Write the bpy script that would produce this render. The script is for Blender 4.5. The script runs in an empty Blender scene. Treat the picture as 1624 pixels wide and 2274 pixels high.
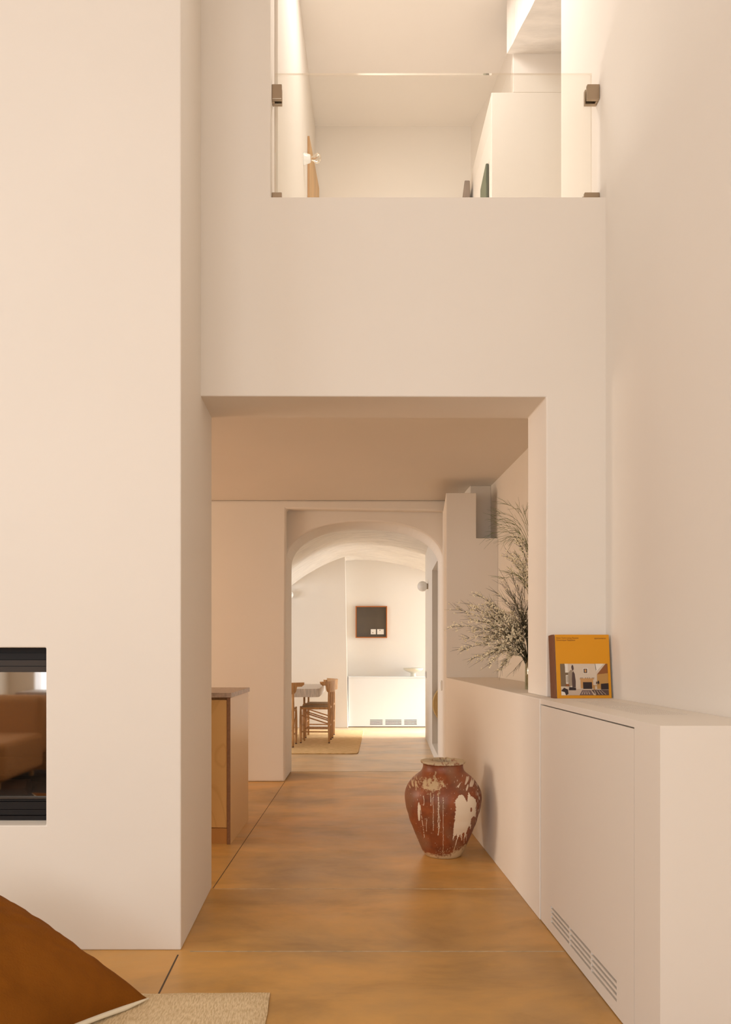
import bpy, bmesh, math, random
from mathutils import Vector, Matrix, noise as mnoise
random.seed(7)
S = bpy.context.scene
COL = S.collection
PI = math.pi
# ------------------------------------------------------------------ camera, world, lights, exposure
F, CX, CY, H = 1680.0, 730.0, 1445.0, 1.15
cam_d = bpy.data.cameras.new('camera'); cam = bpy.data.objects.new('camera', cam_d); COL.objects.link(cam)
cam.location = (0, 0, H); cam.rotation_euler = (PI/2, 0, 0)
cam_d.sensor_fit = 'HORIZONTAL'; cam_d.sensor_width = 36; cam_d.lens = F/1624*36
cam_d.shift_x = (812-CX)/1624; cam_d.shift_y = (CY-1137)/1624
cam_d.clip_start = 0.05; cam_d.clip_end = 100
S.camera = cam
S.view_settings.view_transform = 'Standard'; S.view_settings.look = 'None'
S.view_settings.gamma = 1; S.view_settings.use_curve_mapping = False
S.view_settings.exposure = 0.0
w = bpy.data.worlds.new('world'); S.world = w; w.use_nodes = True
w.node_tree.nodes['Background'].inputs[0].default_value = (1.0, .93, .84, 1)
w.node_tree.nodes['Background'].inputs[1].default_value = 1.6

def area(name, loc, rot, sx, sy, power, color):
    d = bpy.data.lights.new(name, 'AREA'); d.shape = 'RECTANGLE'; d.size = sx; d.size_y = sy
    d.energy = power; d.color = color
    o = bpy.data.objects.new(name, d); COL.objects.link(o); o.location = loc; o.rotation_euler = rot
    return o
WARM = (1.0, .975, .95)
COOL = (.84, .92, 1.0)
# daylight coming through the rear living room windows behind the camera
area('daylight_living_room_window', (-2.2, -5.85, 1.9), (PI/2, 0, 0), 5.6, 3.6, 142, COOL)
area('added_fill_living_right', (1.19, -1.5, 2.3), (PI/2, 0, PI/2), 1.8, 2.4, 32, COOL)  # added fill from the right for the pier side, no window there
area('added_fill_living_left', (-4.9, -.6, 1.9), (PI/2, 0, -PI/2), 3.2, 2.6, 96, COOL)  # added fill from the left for the right wall, no window there
# daylight through the dining room side door (from the right)
area('daylight_dining_door', (4.85, 10.85, 1.1), (PI/2, 0, PI/2), 1.3, 2.0, 150, (.78, .90, 1))
area('sunlight_dining_door', (4.3, 10.72, 2.0), (math.radians(61), 0, PI/2), 0.9, 0.9, 24, (.80, .91, 1)).data.spread = math.radians(24)
area('added_fill_dining_left', (-3.4, 8.9, 1.35), (PI/2, 0, -PI/2), 2.2, 1.7, 72, (.88, .94, 1))  # added fill lamp at left that brightens the dining room, no window built
# added fill lamps, out of view, that brighten the upper room
area('added_fill_upper_top', (0.45, 4.10, 5.10), (0, 0, 0), 0.75, 0.5, 15, WARM)
# added lamp hidden behind the parapet, lifts the upper ceiling
area('added_fill_upper_low', (-.02, 4.84, 3.10), (PI/2+.5, 0, -PI/2-.0655), .38, .5, 12.0, WARM)
area('added_fill_upper_right', (1.93, 4.28, 3.5), (PI/2+.75, 0, PI/2), 0.5, 1.0, 2, WARM)  # added fill lamp in the unseen right recess
# daylight through the kitchen window, left of the passage
area('daylight_kitchen_window', (-4.9, 4.65, 1.5), (PI/2, 0, -PI/2), 1.5, 1.5, 80, (1, .85, .69))

# ------------------------------------------------------------------ helpers
def P(px, py, Y): return Vector(((px-CX)/F*Y, Y, H-(py-CY)/F*Y))
def lin(c):
    return tuple(((v/255)/12.92 if v/255 <= .04045 else ((v/255+.055)/1.055)**2.4) for v in c)

def mat(name, col, rough=.6, bump=0, bscale=40, var=0, vscale=3, metallic=0, spec=.5, stretch=None, col2=None, detail=4, coat=0):
    m = bpy.data.materials.new(name); m.use_nodes = True
    nt = m.node_tree; b = nt.nodes['Principled BSDF']
    b.inputs['Base Color'].default_value = (*col, 1); b.inputs['Roughness'].default_value = rough
    b.inputs['Metallic'].default_value = metallic; b.inputs['Specular IOR Level'].default_value = spec
    b.inputs['Coat Weight'].default_value = coat
    tc = nt.nodes.new('ShaderNodeTexCoord'); mp = nt.nodes.new('ShaderNodeMapping')
    nt.links.new(tc.outputs['Object'], mp.inputs[0])
    if stretch: mp.inputs['Scale'].default_value = stretch
    if var or col2:
        n = nt.nodes.new('ShaderNodeTexNoise'); n.inputs['Scale'].default_value = vscale; n.inputs['Detail'].default_value = detail
        nt.links.new(mp.outputs[0], n.inputs['Vector'])
        r = nt.nodes.new('ShaderNodeValToRGB'); r.color_ramp.elements[0].position = .35; r.color_ramp.elements[1].position = .65
        c2 = col2 or tuple(v*(1-var) for v in col)
        r.color_ramp.elements[0].color = (*c2, 1); r.color_ramp.elements[1].color = (*col, 1)
        nt.links.new(n.outputs['Fac'], r.inputs[0]); nt.links.new(r.outputs[0], b.inputs['Base Color'])
    if bump:
        n2 = nt.nodes.new('ShaderNodeTexNoise'); n2.inputs['Scale'].default_value = bscale; n2.inputs['Detail'].default_value = 5
        nt.links.new(mp.outputs[0], n2.inputs['Vector'])
        bp = nt.nodes.new('ShaderNodeBump'); bp.inputs['Strength'].default_value = bump; bp.inputs['Distance'].default_value = .01
        nt.links.new(n2.outputs['Fac'], bp.inputs['Height']); nt.links.new(bp.outputs[0], b.inputs['Normal'])
    return m

WALLC = (.86, .78, .69)
m_wall = mat('plaster', WALLC, .85, bump=.12, bscale=9, spec=.2, var=.02, vscale=1.2)
m_rough = mat('rough_plaster', WALLC, .9, bump=1.0, bscale=6, spec=.1, stretch=(1, 3.5, 1), var=.10, vscale=5)
m_white = mat('white_lacquer', (.93, .92, .91), .55, bump=.03, bscale=12, spec=.3)
m_paint = mat('painted_joinery', (.86, .78, .69), .5, bump=.03, bscale=12, spec=.3)
m_dark = mat('slot_shadow_gap', (.05, .035, .025), .8)
m_slot = mat('slot_shade_tone', (.22, .15, .09), .8)  # shade inside the slots, put into the colour
m_black = mat('black_steel', (.010, .007, .006), .5, spec=.25)
m_bronzesteel = mat('warm_black_steel', (.045, .03, .02), .45, spec=.3)
m_metal = mat('brushed_nickel', (.42, .33, .24), .35, metallic=1, bump=.05, bscale=80)
m_grout = mat('light_joint', (.62, .47, .30), .7, var=.3, vscale=25)
m_joint = mat('dark_joint', (.10, .065, .04), .8)
m_brownfab = mat('brown_linen', (.26, .085, .008), .9, bump=.25, bscale=160, var=.25, vscale=4, spec=.1)
m_creamfab = mat('cream_piping', (.88, .78, .60), .9, spec=.1)
m_oak = mat('oak', (.66, .35, .145), .5, var=.3, vscale=8, stretch=(6, 6, 1), spec=.3)
m_oakd = mat('leg_tip', (.10, .05, .03), .6)
m_cord = mat('paper_cord', (.52, .34, .18), .8, bump=.8, bscale=60, stretch=(1, 6, 1), var=.35, vscale=40)
m_trav = mat('travertine', (.78, .66, .55), .5, var=.3, vscale=10, stretch=(8, 8, 1), bump=.15, bscale=30)
m_stone = mat('counter_stone', (.60, .44, .33), .4, var=.30, vscale=45, bump=.1, bscale=30, detail=8)
m_stem = mat('stem_green', (.055, .045, .016), .6)
m_stemg = mat('leaf_green', (.15, .16, .045), .6)
m_flower = mat('blossom', (.95, .83, .60), .7)
m_clay_rim = None
m_bulbm = mat('porcelain', (.85, .82, .76), .25)
m_bowl = mat('bowl_ceramic', (.74, .68, .55), .5)
m_switch = mat('switch_plastic', (.82, .76, .68), .4)
m_charred = mat('charred_wood', (.05, .022, .012), .9, bump=1, bscale=25, col2=(.015, .01, .008), vscale=14)
m_log = mat('log_wood', (.16, .055, .025), .8, bump=.6, bscale=30, var=.5, vscale=12)
m_green = mat('dark_green_board', (.075, .085, .05), .6, var=.3, vscale=10, stretch=(8, 8, 1))
m_greenface = mat('green_canvas', (.17, .19, .11), .6, var=.3, vscale=10, stretch=(8, 8, 1))
m_taupe = mat('taupe_board', (.30, .22, .165), .6, var=.25, vscale=10)
m_pine = mat('pine_panel', (.70, .42, .17), .5, var=.25, vscale=5, stretch=(3, 3, .5))
m_pineedge = mat('pine_edge', (.48, .25, .09), .5)
m_globe = mat('opal_globe', (.92, .86, .78), .35)
m_art = mat('dark_artwork', (.105, .075, .045), .25, var=.18, vscale=3, spec=.5)
m_artframe = mat('orange_wood', (.48, .14, .02), .4)
m_paper = mat('white_paper', (.85, .78, .70), .8)
m_disc = mat('woven_disc', (.66, .42, .16), .7, bump=.5, bscale=60)

def glass_mat(name, refl, tint=(1, 1, 1), rough=.0):
    m = bpy.data.materials.new(name); m.use_nodes = True; nt = m.node_tree
    nt.nodes.clear(); out = nt.nodes.new('ShaderNodeOutputMaterial')
    t = nt.nodes.new('ShaderNodeBsdfTransparent'); t.inputs[0].default_value = (*tint, 1)
    g = nt.nodes.new('ShaderNodeBsdfGlossy'); g.inputs['Roughness'].default_value = rough
    g.inputs['Color'].default_value = (1, .97, .93, 1)
    mx = nt.nodes.new('ShaderNodeMixShader')
    lw = nt.nodes.new('ShaderNodeLayerWeight'); lw.inputs['Blend'].default_value = .35
    ad = nt.nodes.new('ShaderNodeMath'); ad.operation = 'MULTIPLY_ADD'; ad.inputs[1].default_value = .6; ad.inputs[2].default_value = refl
    nt.links.new(lw.outputs['Fresnel'], ad.inputs[0]); nt.links.new(ad.outputs[0], mx.inputs[0])
    nt.links.new(t.outputs[0], mx.inputs[1]); nt.links.new(g.outputs[0], mx.inputs[2]); nt.links.new(mx.outputs[0], out.inputs[0])
    return m
m_glass = glass_mat('clear_glass', .0, (.985, .985, .97))
m_fireglass = glass_mat('stove_glass', .25, (.8, .78, .72), .03)
m_vase = glass_mat('vase_glass', .05, (.80, .84, .76))
m_bulb = glass_mat('bulb_glass', .06, (.97, .95, .9))

def wood_ply(name, c1, c2, scale=2.2, dist=6, rough=.38):
    m = bpy.data.materials.new(name); m.use_nodes = True; nt = m.node_tree; b = nt.nodes['Principled BSDF']
    tc = nt.nodes.new('ShaderNodeTexCoord'); mp = nt.nodes.new('ShaderNodeMapping'); mp.inputs['Scale'].default_value = (1, 1, .35)
    n = nt.nodes.new('ShaderNodeTexNoise'); n.inputs['Scale'].default_value = scale; n.inputs['Detail'].default_value = 2; n.inputs['Distortion'].default_value = .6
    nt.links.new(tc.outputs['Object'], mp.inputs[0]); nt.links.new(mp.outputs[0], n.inputs['Vector'])
    ml = nt.nodes.new('ShaderNodeMath'); ml.operation = 'MULTIPLY'; ml.inputs[1].default_value = dist
    fr = nt.nodes.new('ShaderNodeMath'); fr.operation = 'PINGPONG'; fr.inputs[1].default_value = .5
    nt.links.new(n.outputs['Fac'], ml.inputs[0]); nt.links.new(ml.outputs[0], fr.inputs[0])
    r = nt.nodes.new('ShaderNodeValToRGB'); r.color_ramp.elements[0].color = (*c2, 1); r.color_ramp.elements[1].color = (*c1, 1)
    r.color_ramp.elements[0].position = 0; r.color_ramp.elements[1].position = .12
    nt.links.new(fr.outputs[0], r.inputs[0]); nt.links.new(r.outputs[0], b.inputs['Base Color'])
    b.inputs['Roughness'].default_value = rough
    return m
m_ply = wood_ply('birch_plywood', (.82, .50, .19), (.75, .44, .16), 4.0, 9)
m_plyside = wood_ply('birch_plywood_side', (.76, .48, .19), (.70, .42, .15), 1.5, 3, .33)
m_plyedge = mat('plywood_edge', (.34, .16, .07), .6, var=.2, vscale=60)

def floor_mat(k=0.0, name='polished_concrete'):
    m = bpy.data.materials.new(name); m.use_nodes = True; nt = m.node_tree; b = nt.nodes['Principled BSDF']
    tc = nt.nodes.new('ShaderNodeTexCoord')
    def ns(scale, det, st, dis=0):
        mp = nt.nodes.new('ShaderNodeMapping'); mp.inputs['Scale'].default_value = st
        n = nt.nodes.new('ShaderNodeTexNoise'); n.inputs['Scale'].default_value = scale; n.inputs['Detail'].default_value = det
        n.inputs['Distortion'].default_value = dis; n.inputs['Roughness'].default_value = .6
        nt.links.new(tc.outputs['Object'], mp.inputs[0]); nt.links.new(mp.outputs[0], n.inputs['Vector']); return n
    def ramp(n, stops):
        r = nt.nodes.new('ShaderNodeValToRGB'); e = r.color_ramp.elements
        e[0].position, e[0].color = stops[0][0], (*stops[0][1], 1); e[1].position, e[1].color = stops[-1][0], (*stops[-1][1], 1)
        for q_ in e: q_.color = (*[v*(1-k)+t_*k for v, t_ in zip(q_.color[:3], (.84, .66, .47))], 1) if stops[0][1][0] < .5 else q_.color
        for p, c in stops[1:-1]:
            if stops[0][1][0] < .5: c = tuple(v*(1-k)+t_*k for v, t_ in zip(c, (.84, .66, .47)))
            x = e.new(p); x.color = (*c, 1)
        nt.links.new(n.outputs['Fac'], r.inputs[0]); return r
    a = ramp(ns(1.1, 7, (.9, 1.3, 1), .3), [(.28, (.38, .225, .095)), (.45, (.55, .31, .105)), (.58, (.69, .37, .105)), (.72, (.60, .37, .15))])
    c = ramp(ns(2.6, 9, (.6, 1.3, 1), .5), [(.32, (.70, .69, .66)), (.5, (1, 1, 1)), (.70, (1.15, 1.15, 1.12))])
    mx = nt.nodes.new('ShaderNodeMix'); mx.data_type = 'RGBA'; mx.blend_type = 'MULTIPLY'; mx.inputs[0].default_value = .75
    nt.links.new(a.outputs[0], mx.inputs[6]); nt.links.new(c.outputs[0], mx.inputs[7])
    nt.links.new(mx.outputs[2], b.inputs['Base Color'])
    rr = nt.nodes.new('ShaderNodeMapRange'); rr.inputs[3].default_value = .24; rr.inputs[4].default_value = .46
    n3 = ns(5, 5, (1, 1, 1)); nt.links.new(n3.outputs['Fac'], rr.inputs[0]); nt.links.new(rr.outputs[0], b.inputs['Roughness'])
    bp = nt.nodes.new('ShaderNodeBump'); bp.inputs['Strength'].default_value = .08; bp.inputs['Distance'].default_value = .01
    nt.links.new(n3.outputs['Fac'], bp.inputs['Height']); nt.links.new(bp.outputs[0], b.inputs['Normal'])
    b.inputs['Specular IOR Level'].default_value = .42
    return m
m_floor = floor_mat()
m_floor_lit = floor_mat(.42, 'daylit_polished_concrete')  # same concrete, with the dining daylight painted in as a paler tone

def weave_mat(name, c1, c2, sx, sy, strength=.6, rot=0):
    m = bpy.data.materials.new(name); m.use_nodes = True; nt = m.node_tree; b = nt.nodes['Principled BSDF']
    tc = nt.nodes.new('ShaderNodeTexCoord'); mp = nt.nodes.new('ShaderNodeMapping'); mp.inputs['Scale'].default_value = (sx, sy, 1)
    mp.inputs['Rotation'].default_value = (0, 0, rot)
    n = nt.nodes.new('ShaderNodeTexNoise'); n.inputs['Scale'].default_value = 1; n.inputs['Detail'].default_value = 3
    nt.links.new(tc.outputs['Object'], mp.inputs[0]); nt.links.new(mp.outputs[0], n.inputs['Vector'])
    r = nt.nodes.new('ShaderNodeValToRGB'); r.color_ramp.elements[0].position = .38; r.color_ramp.elements[1].position = .6
    r.color_ramp.elements[0].color = (*c2, 1); r.color_ramp.elements[1].color = (*c1, 1)
    nt.links.new(n.outputs['Fac'], r.inputs[0]); nt.links.new(r.outputs[0], b.inputs['Base Color'])
    bp = nt.nodes.new('ShaderNodeBump'); bp.inputs['Strength'].default_value = strength; bp.inputs['Distance'].default_value = .006
    nt.links.new(n.outputs['Fac'], bp.inputs['Height']); nt.links.new(bp.outputs[0], b.inputs['Normal'])
    b.inputs['Roughness'].default_value = .95; b.inputs['Specular IOR Level'].default_value = .1
    return m
m_rugcream = weave_mat('cream_woven_wool', (.84, .66, .42), (.66, .48, .27), 200, 40)
m_rugjute = weave_mat('braided_jute', (.82, .54, .27), (.62, .38, .16), 14, 90)

def link(name, bm, m, parent=None, smooth=False, bevel=0, seg=2):
    bmesh.ops.recalc_face_normals(bm, faces=bm.faces)
    me = bpy.data.meshes.new(name); bm.to_mesh(me); bm.free()
    for mm in (m if isinstance(m, (list, tuple)) else [m]): me.materials.append(mm)
    if smooth:
        for p in me.polygons: p.use_smooth = True
    o = bpy.data.objects.new(name, me); COL.objects.link(o)
    if parent: o.parent = parent
    if bevel:
        b = o.modifiers.new('bevel', 'BEVEL'); b.width = bevel; b.segments = seg; b.limit_method = 'ANGLE'; b.angle_limit = math.radians(40)
        b.harden_normals = False
    return o
def box(bm, x0, x1, y0, y1, z0, z1, mi=0):
    v = [bm.verts.new(p) for p in ((x0,y0,z0),(x1,y0,z0),(x1,y1,z0),(x0,y1,z0),(x0,y0,z1),(x1,y0,z1),(x1,y1,z1),(x0,y1,z1))]
    for f in ((0,3,2,1),(4,5,6,7),(0,1,5,4),(1,2,6,5),(2,3,7,6),(3,0,4,7)):
        bm.faces.new([v[i] for i in f]).material_index = mi
    return v
def BX(*a, **k):
    bm = bmesh.new(); box(bm, *a, **k); return bm
def prism(bm, plan, z0, z1):
    a = [bm.verts.new((x, y, z0)) for x, y in plan]; b = [bm.verts.new((x, y, z1)) for x, y in plan]
    n = len(plan); bm.faces.new(a[::-1]); bm.faces.new(b)
    for i in range(n): bm.faces.new((a[i], a[(i+1) % n], b[(i+1) % n], b[i]))
def extr_y(bm, outline, y0, y1, shear=0.0, yref=None):
    yref = y0 if yref is None else yref
    a = [bm.verts.new((x+shear*(y0-yref), y0, z)) for x, z in outline]; b = [bm.verts.new((x+shear*(y1-yref), y1, z)) for x, z in outline]
    n = len(outline); bm.faces.new(a); bm.faces.new(b[::-1])
    for i in range(n): bm.faces.new((a[i], b[i], b[(i+1) % n], a[(i+1) % n]))
def extr_x(bm, outline, x0, x1):
    a = [bm.verts.new((x0, y, z)) for y, z in outline]; b = [bm.verts.new((x1, y, z)) for y, z in outline]
    n = len(outline); bm.faces.new(a); bm.faces.new(b[::-1])
    for i in range(n): bm.faces.new((a[i], b[i], b[(i+1) % n], a[(i+1) % n]))
def tube(bm, pts, radii, seg=8, cap=True, mi=0):
    pts = [Vector(p) for p in pts]; n = len(pts)
    if not isinstance(radii, (list, tuple)): radii = [radii]*n
    rings = []
    up = Vector((0, 0, 1))
    d0 = (pts[1]-pts[0]).normalized()
    if abs(d0.dot(up)) > .95: up = Vector((1, 0, 0))
    for i in range(n):
        d = (pts[min(i+1, n-1)]-pts[max(i-1, 0)]).normalized()
        a = d.cross(up).normalized(); b = d.cross(a).normalized()
        rings.append([bm.verts.new(pts[i]+(a*math.cos(t)+b*math.sin(t))*radii[i]) for t in [2*PI*k/seg for k in range(seg)]])
    for i in range(n-1):
        for k in range(seg):
            bm.faces.new((rings[i][k], rings[i][(k+1) % seg], rings[i+1][(k+1) % seg], rings[i+1][k])).material_index = mi
    if cap: bm.faces.new(rings[0][::-1]).material_index = mi; bm.faces.new(rings[-1]).material_index = mi
def lathe(bm, prof, seg=48, center=(0, 0, 0)):
    rings = []
    for r, z in prof:
        if r < 1e-5: rings.append([bm.verts.new((center[0], center[1], center[2]+z))])
        else: rings.append([bm.verts.new((center[0]+r*math.cos(2*PI*k/seg), center[1]+r*math.sin(2*PI*k/seg), center[2]+z)) for k in range(seg)])
    for a, b in zip(rings, rings[1:]):
        for k in range(seg):
            if len(a) == 1 and len(b) == 1: continue
            if len(a) == 1: bm.faces.new((a[0], b[k], b[(k+1) % seg]))
            elif len(b) == 1: bm.faces.new((a[k], a[(k+1) % seg], b[0]))
            else: bm.faces.new((a[k], a[(k+1) % seg], b[(k+1) % seg], b[k]))
def thing(name, label, cat, loc=(0, 0, 0), rz=0, group=None):
    o = bpy.data.objects.new(name, None); COL.objects.link(o); o.location = loc; o.rotation_euler = (0, 0, rz)
    o.empty_display_size = .1
    return tag(o, label, cat, group)
def tag(o, label, cat, group=None):
    o['label'] = label; o['category'] = cat
    if group: o['group'] = group
    return o
def struct(name, bm, m, bevel=0, parent=None, smooth=False):
    o = link(name, bm, m, parent, smooth, bevel)
    if not parent: o['kind'] = 'structure'
    return o

# ------------------------------------------------------------------ the setting
Y0, Y1 = 3.354, 3.666          # wall with the opening: front and back face
XL, YB, ZC = -5.0, -6.0, 5.12
struct('floor', BX(XL-.2, 6, YB-.2, 7.2, -.12, 0), m_floor)
struct('floor_dining', BX(XL-.2, 6, 7.2, 12.4, -.12, 0), m_floor_lit)
# slab joints let into the concrete
struct('trim_1', BX(-.53, .903, 2.889, 2.896, -.01, .0008), m_grout)
struct('trim_2', BX(-.55, .89, 3.649, 3.655, -.01, .0008), m_grout)
bm = bmesh.new(); prism(bm, [(-.5725, -2), (-.5665, -2), (-.5665, 2.86), (-.5725, 2.86)], -.01, .0008); struct('trim_3', bm, m_joint)
bm = bmesh.new(); prism(bm, [(-.562, 3.66), (-.5585, 3.66), (-.3825, 6.64), (-.386, 6.64)], -.01, .0008); struct('trim_4', bm, m_joint)
struct('trim_5', BX(-.35, 1.02, 7.2, 7.206, -.01, .0008), m_grout)
bm = bmesh.new(); prism(bm, [(.33, 10.98), (.62, 10.96), (.62, 10.98), (.33, 11.0)], -.01, .0008); struct('trim_6', bm, m_grout)

# chimney breast with the fireplace opening
XP = -.567
bm = bmesh.new()
extr_y(bm, [(-1.95, 0), (XP, 0), (XP, ZC), (-1.95, ZC), (-1.95, 1.162), (-1.086, 1.162), (-1.086, .479), (-1.95, .479)], 2.905, Y1)
box(bm, -3.3, -1.95, 2.905, Y0, 0, ZC)
struct('wall_chimney', bm, m_wall, .005)
# wall with the opening, parapet above it
bm = bmesh.new()
extr_y(bm, [(XL, 0), (-.59, 0), (-.59, 2.279), (.966, 2.275), (.966, .945), (1.235, .945), (1.235, 3.162), (-.2575, 3.162), (-.2575, ZC), (XL, ZC)], Y0, Y1)
struct('wall_front', bm, m_wall, .005)
bm = bmesh.new()
extr_x(bm, [(YB, 0), (3.5, 0), (3.5, 2.75), (4.0, 2.75), (4.0, ZC), (YB, ZC)], 1.229, 1.40)
struct('wall_right', bm, m_wall, .004)
struct('wall_left', BX(XL-.2, XL, YB, 12.2, 0, ZC), m_wall)
# rear wall with two tall windows
bm = bmesh.new()
extr_y(bm, [(XL, 0), (XL, ZC), (1.4, ZC), (1.4, 0), (.9, 0), (.9, 4.3), (-1.35, 4.3), (-1.35, 0), (-1.75, 0), (-1.75, 4.3), (-4.6, 4.3), (-4.6, 0)], YB, YB+.2)
struct('wall_back', bm, m_wall)
for i, (a, b) in enumerate(((-1.35, .9), (-4.6, -1.75))):
    bm = bmesh.new()
    for x in (a, (a+b)/2-.03, b-.06): box(bm, x, x+.06, YB+.06, YB+.12, 0, 4.3)
    for z in (0, 2.15, 4.24): box(bm, a, b, YB+.06, YB+.12, z, z+.06)
    struct('window_%d' % (i+1), bm, m_oak)
struct('ceiling_living_room', BX(XL-.2, 2.1, YB-.2, 6.0, ZC, ZC+.2), m_wall)
struct('ceiling_passage', BX(XL, 2.1, Y1, 7.3, 2.47, 2.75), m_wall)

# passage: right wall, low wall with ledge, notched pier
struct('wall_passage_right', BX(1.30, 1.5, Y1, 6.7, 0, 2.47), m_wall)
struct('wall_low_ledge', BX(.902, 1.30, 3.232, 5.8, 0, .945), m_wall, .004)
bm = bmesh.new()
extr_pts = [(.902, 0), (1.30, 0), (1.30, 2.013), (1.132, 2.013), (1.132, 2.36), (.902, 2.36)]
a = [bm.verts.new((x, 5.8, z)) for x, z in extr_pts]
b = [bm.verts.new((1.005+(x-.902)*.742 if x < 1.2 else x, 6.66, z)) for x, z in extr_pts]
bm.faces.new(a); bm.faces.new(b[::-1])
for i in range(6): bm.faces.new((a[i], b[i], b[(i+1) % 6], a[(i+1) % 6]))
prism(bm, [(1.133, 6.05), (1.30, 6.05), (1.30, 6.64), (1.133, 6.64)], 2.013, 2.47)
struct('wall_pier', bm, m_wall, .004)
# the arch: flat surround, recessed tympanum with a three-centred arch
SH = .058
bm = bmesh.new()
extr_y(bm, [(XL, 0), (-.384, 0), (-.372, 2.395), (1.012, 2.375), (1.012, 0), (1.5, 0), (1.5, 2.47), (XL, 2.47)], 6.64, 6.73, SH)
arch = []
N = 40
for i in range(N+1):
    t = PI*i/N
    c, s = math.cos(t), math.sin(t)
    c = math.copysign(abs(c)**.86, c); s = s**.9
    arch.append((.314-.698*c, 1.925+.372*s))
extr_y(bm, [(XL, 0), (-.384, 0)]+arch+[(1.012, 0), (1.5, 0), (1.5, 2.47), (XL, 2.47)], 6.73, 7.2, SH, 6.64)
struct('wall_arch', bm, m_wall, .016)

# dining room
def rx(Y): return 1.16+.08*(Y-8.47)
bm = bmesh.new()
prism(bm, [(rx(8.47), 8.47), (rx(10.06), 10.06), (1.95, 10.06), (1.95, 8.47)], 0, 2.9)
prism(bm, [(rx(7.2), 7.2), (rx(7.5), 7.5), (1.95, 7.5), (1.95, 7.2)], 0, 2.9)
prism(bm, [(rx(7.5), 7.5), (rx(8.47), 8.47), (1.95, 8.47), (1.95, 7.5)], 0, .111)
prism(bm, [(rx(7.5), 7.5), (rx(8.47), 8.47), (1.95, 8.47), (1.95, 7.5)], 2.05, 2.9)
prism(bm, [(1.75, 7.5), (1.75, 8.47), (1.95, 8.47), (1.95, 7.5)], .111, 2.05)
struct('wall_dining_right', bm, m_wall)

bm = bmesh.new(); prism(bm, [(XL, 11.28), (.292, 11.28), (.31, 12.2), (XL, 12.2)], 0, 2.9); 
for v in bm.verts:
    if v.co.x > 0: v.co.x -= .04*(v.co.z/2.5)
struct('wall_dining_left', bm, m_wall, .01)
struct('wall_dining_back', BX(.2, 5.2, 11.68, 12.2, 0, 2.9), m_wall)
bm = bmesh.new(); extr_x(bm, [(9.9, 0), (9.9, 2.9), (12.0, 2.9), (12.0, 0), (11.5, 0), (11.5, 2.12), (10.2, 2.12), (10.2, 0)], 5.0, 5.2)
struct('wall_dining_side', bm, m_wall)
struct('wall_dining_near', BX(1.5, 5.2, 9.9, 10.06, 0, 2.9), m_wall)
# rough vault over the dining room
bm = bmesh.new()
nx, ny = 300, 150; g = []
for i in range(nx+1):
    x = XL + (5.2-XL)*i/nx; col = []
    for j in range(ny+1):
        y = 7.2+(12.0-7.2)*j/ny
        d = x-(.47+.03*(y-11.3))
        z = 2.555-(.42*d*d if d < 0 else .17*d*d)
        z = max(z, 2.12 if d < 0 else 2.15)
        z += .022*mnoise.noise(Vector((x*2.2, y*1.6, 0)))+.010*mnoise.noise(Vector((x*3, y*9, 3)))-.016*max(0, mnoise.noise(Vector((x*2.5+y*.8, y*7, 8)))-.15)+.005*mnoise.noise(Vector((x*14, y*30, 5)))
        col.append(bm.verts.new((x, y, z)))
    g.append(col)
for i in range(nx):
    for j in range(ny): bm.faces.new((g[i][j], g[i+1][j], g[i+1][j+1], g[i][j+1]))
o = struct('ceiling_dining_vault', bm, m_rough, smooth=True)
sd = o.modifiers.new('thick', 'SOLIDIFY'); sd.thickness = .12; sd.offset = 1
struct('ceiling_dining_slab', BX(XL, 5.2, 7.2, 12.2, 2.9, 3.0), m_wall)

# upper room
def ulx(Y): return -.2575+.0655*(Y-3.354)
bm = bmesh.new(); prism(bm, [(ulx(3.60), 3.60), (ulx(5.9), 5.9), (-.9, 5.9), (-.9, 3.60)], 2.75, ZC); struct('wall_upper_left', bm, m_wall)
struct('wall_upper_back', BX(-.3, 2.0, 5.73, 5.9, 2.75, ZC), m_wall)
bm = bmesh.new(); prism(bm, [(.991, 4.6), (2.0, 4.6), (2.0, 5.74), (1.03, 5.74)], 2.75, 4.545)
prism(bm, [(1.122, 4.6), (2.0, 4.6), (2.0, 5.0), (1.18, 4.95)], 4.545, 4.80)
struct('wall_upper_block', bm, m_wall, .004)
bm = bmesh.new(); prism(bm, [(1.076, 5.74), (1.132, 5.48), (1.161, 5.37), (1.186, 5.03), (1.20, 4.9), (2.0, 4.9), (2.0, 5.74)], 4.545, ZC); struct('wall_upper_right', bm, m_wall)
bm = bmesh.new()
pts = [(1.084, 4.62)]
k = 8
for i in range(k+1):
    t = i/k; pts.append((1.084+(1.20-1.084)*t+.012*mnoise.noise(Vector((i*1.7, 2, 0))), 4.6-.62*t))
pts += [(2.0, 3.98), (2.0, 4.62)]
prism(bm, pts[1:], 4.78, ZC); bmesh.ops.recalc_face_normals(bm, faces=bm.faces)
struct('wall_upper_beam', bm, m_rough)
struct('wall_upper_recess', BX(2.0, 2.15, 3.9, 5.8, 2.75, ZC), m_wall)
struct('wall_upper_return', BX(1.4, 2.1, 3.9, 4.0, 2.75, ZC), m_wall)

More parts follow.
